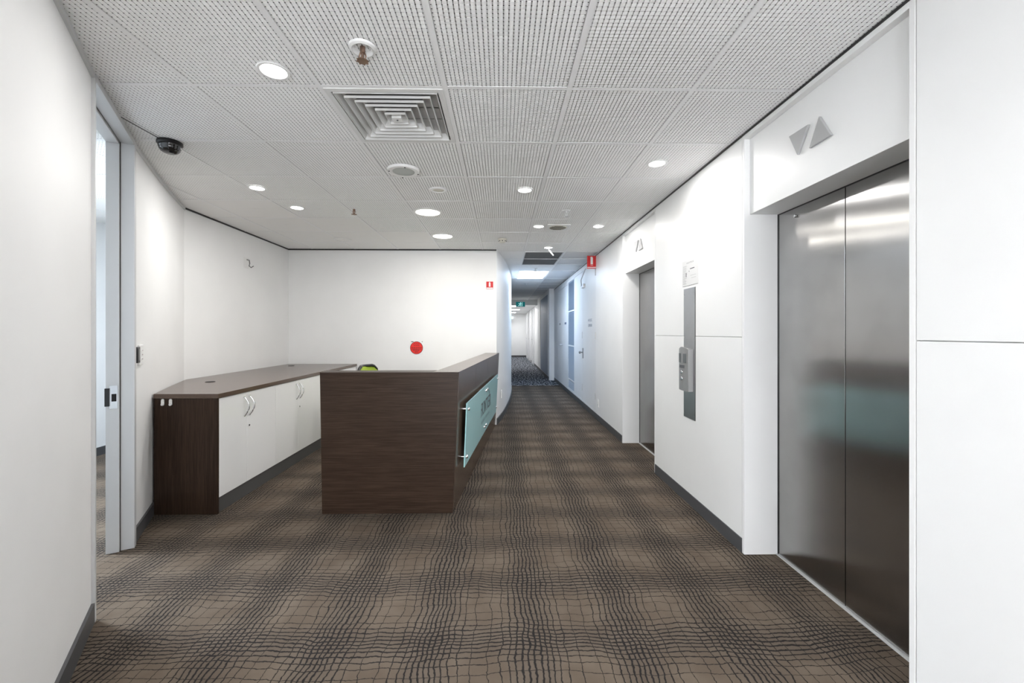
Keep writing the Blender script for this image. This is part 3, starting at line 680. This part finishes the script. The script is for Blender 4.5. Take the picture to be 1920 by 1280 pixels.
# bent wire hook with a bracket left on the straight left wall
r = root('wire_stub', (-3.015, 5.13, 2.09), 'short bent cable end poking out high on the left wall', 'cable')
part('patch', MB().box(-3.012, -3.0085, 5.05, 5.16, 2.07, 2.20), WHITE, r)
part('wire', MB().tube([(-3.01,5.11,2.175),(-2.985,5.12,2.17),(-2.975,5.115,2.13),(-2.98,5.11,2.10),(-2.975,5.14,2.085),(-2.97,5.18,2.11)], .005, 7), mat('wire_grey', (.12,.12,.12), .5), r, 0, 60)
# green exit sign and its partner in the far corridor
r = root('exit_sign', (.48, 15.0, 2.22), 'green exit sign hanging from the ceiling of the far corridor', 'exit sign')
bd = part('sign_body', MB().box(.49, .81, 14.985, 15.015, 2.215, 2.385), GREEN, r, .002)
mb = MB().lathe([(.016,0),(.016,-.002)], 12, (.655, 14.985, 2.355), axis='y')
for q in ([(.65,2.335),(.635,2.285)], [(.65,2.33),(.60,2.315),(.585,2.335)], [(.65,2.325),(.69,2.305)], [(.635,2.285),(.60,2.255),(.575,2.26)], [(.635,2.285),(.665,2.26),(.655,2.23)]):
    mb.tube([(x, 14.983, z) for x, z in q], .009, 6)
mb.box(.70, .715, 14.982, 14.985, 2.235, 2.37)
part('running_figure', mb, mat('sign_glow_white', (.6,.9,.88), .5, emit=(.5,.9,.88), estr=.5), bd)
for x in (.55, .75): part('hanger', MB().tube([(x,15,2.385),(x,15,C)], .004, 6), ALU, r)
r = root('wall_exit_sign', (.50, 22.4, 2.05), 'small pale blue exit sign edge at the end of the corridor', 'exit sign')
part('sign_body', MB().box(.40, .60, 22.38, 22.42, 2.02, 2.16), mat('pale_blue_sign', (.5,.75,.85), .4), r)
part('sign_bracket', MB().box(.06, .40, 22.39, 22.41, 2.07, 2.11), ALU, r)
# ================================================================== CEILING THINGS
TRIM_ME = MB().lathe([(.052,.0),(.056,-.004),(.066,-.004),(.070,.0),(.064,.004),(.052,.004)], 32, cap=False).mesh('trim_ring', WHITE, smooth=40)
LENS_ME = MB().lathe([(.053,-.001),(.036,-.004),(.001,-.005)], 32, cap=False).mesh('lens', LITC, smooth=60)
DL = [((-1.025,1.944),'round white downlight nearest the camera, left of the sprinkler'),
      ((-1.992,3.524),'round white downlight over the near end of the low cabinets'),
      ((-1.930,4.075),'round white downlight over the middle of the low cabinets'),
      ((.189,3.538),'round white downlight over the walkway beside the desk'),
      ((1.079,2.964),'round white downlight close to the wall between the lifts'),
      ((.408,4.745),'round white downlight left of the square ceiling vent'),
      ((1.069,4.733),'round white downlight right of the square ceiling vent'),
      ((.643,5.936),'round white downlight in front of the dark ceiling grille'),
      ((-.35,-.9),'unseen round white downlight added behind the camera on the left'), ((.1,.35),'unseen round white downlight added just above the camera'),  # unseen downlights, added as fill behind and above the camera
      ((.9,-.9),'unseen round white downlight added behind the camera on the right'), ((.3,-2.2),'unseen round white downlight added at the rear wall')]
for (x, y), lab in DL:
    r = root('downlight', (x, y, C-.002), lab, 'downlight', 'small round ceiling downlights')
    link('trim_ring', TRIM_ME, r); link('lens', LENS_ME, r)
    lp = lamp_area('downlight_lamp', (0,0,-.012), .085, DOWN_W, NEUTRAL, spread=180); lp.parent = r
for (x, y), lab in (((-.723,4.197),'large round lit diffuser nearer of the two above the desk'), ((-.721,5.237),'large round lit diffuser further of the two above the desk')):
    r = root('round_ceiling_light', (x, y, C-.002), lab, 'ceiling light', 'large round ceiling lights')
    part('trim_ring', MB().lathe([(.112,0),(.118,-.008),(.135,-.006),(.142,0),(.112,.004)], 40, (x,y,C-.002), cap=False), WHITE, r, 0, 40)
    part('diffuser', MB().lathe([(.114,-.002),(.08,-.012),(.001,-.016)], 40, (x,y,C-.002), cap=False), LITB, r, 0, 60)
    lp = lamp_area('ceiling_light_lamp', (0,0,-.03), .22, 4.0, (1,.96,.88)); lp.parent = r
# speaker and unlit fitting
x, y = -.712, 3.123; r = root('ceiling_speaker', (x, y, C), 'large round white ceiling speaker with a grey grille near the air diffuser', 'speaker')
part('rim', MB().lathe([(.078,-.012),(.10,-.018),(.113,-.014),(.118,.002),(.078,.002)], 40, (x,y,C), cap=False), WHITE, r, 0, 40)
part('grille', MB().lathe([(.079,-.010),(.04,-.012),(.001,-.012)], 36, (x,y,C), cap=False), mat('speaker_grille', (.50,.53,.51), .6), r, 0, 50)
for a in (.3, 1.87, 3.44, 5.01): part('screw', MB().lathe([(.005,-.018),(.005,-.021)], 8, (x+.103*math.cos(a), y+.103*math.sin(a), C)), INK, r)
x, y = -.524, 3.551; r = root('unlit_downlight', (x, y, C), 'small unlit round fitting with a beige centre between speaker and lit diffuser', 'downlight')
part('trim_ring', MB().lathe([(.046,-.002),(.05,-.008),(.070,-.006),(.076,.002),(.046,.004)], 32, (x,y,C), cap=False), WHITE, r, 0, 40)
part('lens', MB().lathe([(.047,-.001),(.001,-.001)], 28, (x,y,C), cap=False), CREAM, r)
# square plate with round vent
x, y = .623, 4.765; r = root('square_ceiling_vent', (x, y, C), 'white square plate with a round slotted vent between two downlights', 'vent')
part('plate', MB().box(x-.125, x+.125, y-.125, y+.125, C-.010, C), WHITE, r, .003)
v_ = part('vent_disc', MB().lathe([(.098,-.010),(.095,-.014),(.001,-.014)], 32, (x,y,C), cap=False), CREAM, r)
for k in range(8):
    w_ = math.sqrt(max(.001,.09**2-((k-3.5)*.022)**2)); part('slot', MB().box(x-w_, x+w_, y+(k-3.5)*.022-.0045, y+(k-3.5)*.022+.0045, C-.0155, C-.0138), mat('slot_brown', (.12,.11,.09), .7), v_)
x, y = .007, 5.404; r = root('smoke_detector', (x, y, C), 'small cream smoke detector on the ceiling at the corridor mouth', 'smoke detector')
part('base', MB().lathe([(.058,0),(.058,-.014),(.05,-.016)], 28, (x,y,C)), CREAM, r, 0, 40)
part('head', MB().lathe([(.046,-.016),(.046,-.036),(.034,-.046),(.001,-.048)], 28, (x,y,C), cap=False), CREAM, r, 0, 40)
for k in range(8):
    a = k*math.pi/4; part('inlet', MB().box(x+.046*math.cos(a)-.007, x+.046*math.cos(a)+.007, y+.046*math.sin(a)-.003, y+.046*math.sin(a)+.003, C-.034, C-.024), INK, r)
x, y = -2.021, 5.47; r = root('blank_cover', (x, y, C), 'faint white round cover plate on the ceiling above the back corner', 'cover plate')
part('rim', MB().lathe([(.085,.002),(.085,-.004),(.105,-.005),(.109,.002)], 36, (x,y,C), cap=False), WHITE, r, 0, 40)
part('plate', MB().lathe([(.086,-.001),(.001,-.001)], 32, (x,y,C), cap=False), TILE2, r)
BRASS = mat('sprinkler_bronze', (.30,.20,.15), .4, .8)
for (x, y), lab, m_, big in (((-.576,1.784),'sprinkler head with a deep white cup beside the air diffuser', BRASS, 1), ((-1.404,4.10),'small bronze sprinkler head above the low cabinets', BRASS, 0),
        ((.624,4.137),'small sprinkler head above the square ceiling vent', ALU, 0), ((.617,7.87),'small sprinkler head between dark grille and light panel', ALU, 0), ((.575,10.27),'small sprinkler head beyond the light panel in the corridor', ALU, 0)):
    r = root('sprinkler', (x, y, C), lab, 'sprinkler', 'ceiling sprinklers')
    if big: part('escutcheon', MB().lathe([(.030,.012),(.034,-.004),(.044,-.010),(.054,-.006),(.057,.002)], 32, (x,y,C), cap=False), WHITE, r, 0, 40)
    else: part('escutcheon', MB().lathe([(.012,-.006),(.034,-.004),(.038,.002)], 24, (x,y,C), cap=False), WHITE, r, 0, 40)
    part('stem', MB().lathe([(.011,.01),(.011,-.022),(.006,-.026),(.006,-.05)], 12, (x,y,C)), m_, r, 0, 40)
    for s in (-1,1): part('yoke_arm', MB().tube([(x+.009*s,y,C-.02),(x+.014*s,y,C-.035),(x+.004*s,y,C-.052)], .003, 6), m_, r)
    d_ = part('deflector', MB().lathe([(.004,-.050),(.022,-.053),(.022,-.055),(.004,-.056)], 20, (x,y,C)), m_, r, 0, 30)
    for k in range(8):
        a = k*math.pi/4; part('tooth', MB().box(x+.022*math.cos(a)-.003, x+.022*math.cos(a)+.003, y+.022*math.sin(a)-.003, y+.022*math.sin(a)+.003, C-.057, C-.053), m_, d_)
# dome camera
x, y = -2.055, 2.69; r = root('dome_camera', (x, y, C), 'black dome security camera on the ceiling near the doorway', 'camera')
part('base', MB().lathe([(.066,.002),(.068,-.012),(.062,-.020)], 32, (x,y,C)), BLACK, r, 0, 40)
dm = part('dome', MB().lathe([(.060,-.018),(.060,-.03)]+[(.058*math.cos(t), -.032-.042*math.sin(t)) for t in [k*math.pi/16 for k in range(8)]]+[(.001,-.074)], 32, (x,y,C), cap=False), mat('smoked_dome', (.015,.015,.016), .06, spec=.8), r, 0, 60)
part('camera_lens', MB().lathe([(.010,0),(.012,-.008),(.001,-.008)], 14, (x+.022,y-.012,C-.068)), BLACK, r, 0, 40)
part('cable', MB().tube([(-2.078,2.64,C+.001),(-2.080,2.50,C+.001),(-2.082,2.33,C+.001)], .0025, 6), BLACK, r)  # black line drawn for the dark gap along the grid bar
# air diffuser
x, y = -.574, 2.369; r = root('air_diffuser', (x, y, C), 'square white four-way air diffuser with nested louvres', 'air vent')
part('plenum_box', MB().add([(x-.27,y-.27,C+.09),(x+.27,y-.27,C+.09),(x+.27,y+.27,C+.09),(x-.27,y+.27,C+.09),(x-.27,y-.27,C+.004),(x+.27,y-.27,C+.004),(x+.27,y+.27,C+.004),(x-.27,y+.27,C+.004)], [(0,1,2,3),(0,4,5,1),(1,5,6,2),(2,6,7,3),(3,7,4,0)]), DARK, r)
def ring(name, ho, zo, hi, zi, th, m_):
    mb = MB(); v = []
    for (h_, z) in (((ho,zo),(hi,zi),(hi,zi+th),(ho,zo+th)) if name == 'frame' else ((ho,zo),(ho-.003,zo),(ho-.003,zo+.009),(hi,zi),(hi+.001,zi+th),(ho,zo+.012))):
        v += [(x-h_,y-h_,C+z),(x+h_,y-h_,C+z),(x+h_,y+h_,C+z),(x-h_,y+h_,C+z)]
    f = []
    for q in range(4):
        q2 = (q+1)%4
        nk = len(v)//4
        for k in range(nk): k2 = (k+1)%nk; f.append((k*4+q, k*4+q2, k2*4+q2, k2*4+q))
    mb.add(v, f)
    if name == 'louvre': mb.m = [1 if (i % nk) in (3, 4) else 0 for i in range(len(mb.f))]
    return part(name, mb, [m_, DIFB], r)
DIFW = mat('diffuser_white', (.74,.74,.73), .45); DIFB = mat('diffuser_shade_back', (.16,.16,.16), .8)  # grey louvre backs: shade in the near-side gaps painted into the colour
ring('frame', .289, -.002, .262, -.003, .006, DIFW)
for k in range(6):
    ho = .255-.040*k; ring('louvre', ho, -.005, ho-.031, .046, .0025, DIFW)
part('centre_block', MB().box(x-.026, x+.026, y-.026, y+.026, C-.010, C+.03), DIFW, r, .002)
part('centre_screw', MB().lathe([(.005,-.010),(.005,-.012)], 8, (x,y,C)), INK, r)
for s in (-1, 1): part('stay', MB().box(x-.25, x+.25, y+.06*s-.005, y+.06*s+.005, C+.03, C+.036), DARK, r)
# dark return-air grille in two sections
r = root('return_air_grille', (.627, 6.85, C), 'dark grey ceiling return-air grille in two sections at the corridor mouth', 'air vent')
GRD = mat('grille_grey', (.13,.135,.14), .5)
fr = MB()
for (a, b) in ((.340,.352),(.902,.914)): fr.box(a, b, 6.27, 7.45, C-.003, C+.006)
for yy in (6.268, 6.85, 7.44): fr.box(.352, .902, yy, yy+.012, C-.003, C+.006)
part('frame', fr, ALU, r)
for (a, b) in ((6.283,6.848),(6.865,7.438)):
    s_ = part('grille_section', MB().box(.352, .902, a, b, C+.022, C+.026), DARK, r)
    for k in range(14):
        yy = a+.01+k*(b-a-.02)/14; mb = MB()
        mb.add([(.354,yy,C+.014),(.900,yy,C+.014),(.900,yy+.034,C+.001),(.354,yy+.034,C+.001),(.354,yy,C+.016),(.900,yy,C+.016),(.900,yy+.034,C+.003),(.354,yy+.034,C+.003)], [(0,1,2,3),(4,7,6,5),(0,4,5,1),(2,6,7,3),(1,5,6,2),(0,3,7,4)])
        part('blade', mb, GRD, s_)
solo('ceiling_flap_rod', MB().tube([(.655,6.02,C-.004),(.685,6.06,C-.030),(.735,6.12,C-.075)], [.010,.012,.010], 8), mat('white_rod', (.85,.85,.85), .4), 'short white rod hanging askew beside the dark ceiling grille', 'rod', smooth=50)
# corridor light panels
def lightpanel(x0, x1, y0, y1, z, label, watt, col):
    r = root('light_panel', ((x0+x1)/2, (y0+y1)/2, z), label, 'ceiling light', 'rectangular ceiling light panels')
    part('frame', MB().box(x0-.012, x1+.012, y0-.012, y0, z-.003, z+.01).box(x0-.012, x1+.012, y1, y1+.012, z-.003, z+.01).box(x0-.012, x0, y0, y1, z-.003, z+.01).box(x1, x1+.012, y0, y1, z-.003, z+.01), WHITE, r)
    part('diffuser', MB().box(x0, x1, y0, y1, z-.001, z+.008), LITP, r)
    lp = lamp_area('light_panel_lamp', (0,0,-.012), x1-x0-.02, watt, col, y1-y0-.02); lp.parent = r
lightpanel(.335, .885, 8.21, 9.35, C, 'large bright light panel in the corridor ceiling beyond the dark grille', 12, COOL)
lightpanel(.20, .78, 16.1, 16.7, 2.318, 'nearest light panel in the lowered far ceiling', 6, (1,.98,.97))
lightpanel(.20, .78, 18.6, 19.3, 2.318, 'middle light panel in the lowered far ceiling', 6, (1,.98,.97))
lightpanel(.20, .70, 21.3, 22.0, 2.318, 'furthest light panel in the lowered far ceiling', 6, (1,.98,.97))
# unseen panel, added to brighten the side room beyond the doorway
lightpanel(-4.0, -3.45, 2.35, 2.95, C-.004, 'unseen light panel added in the ceiling of the side room', 70, (.78,.89,1))
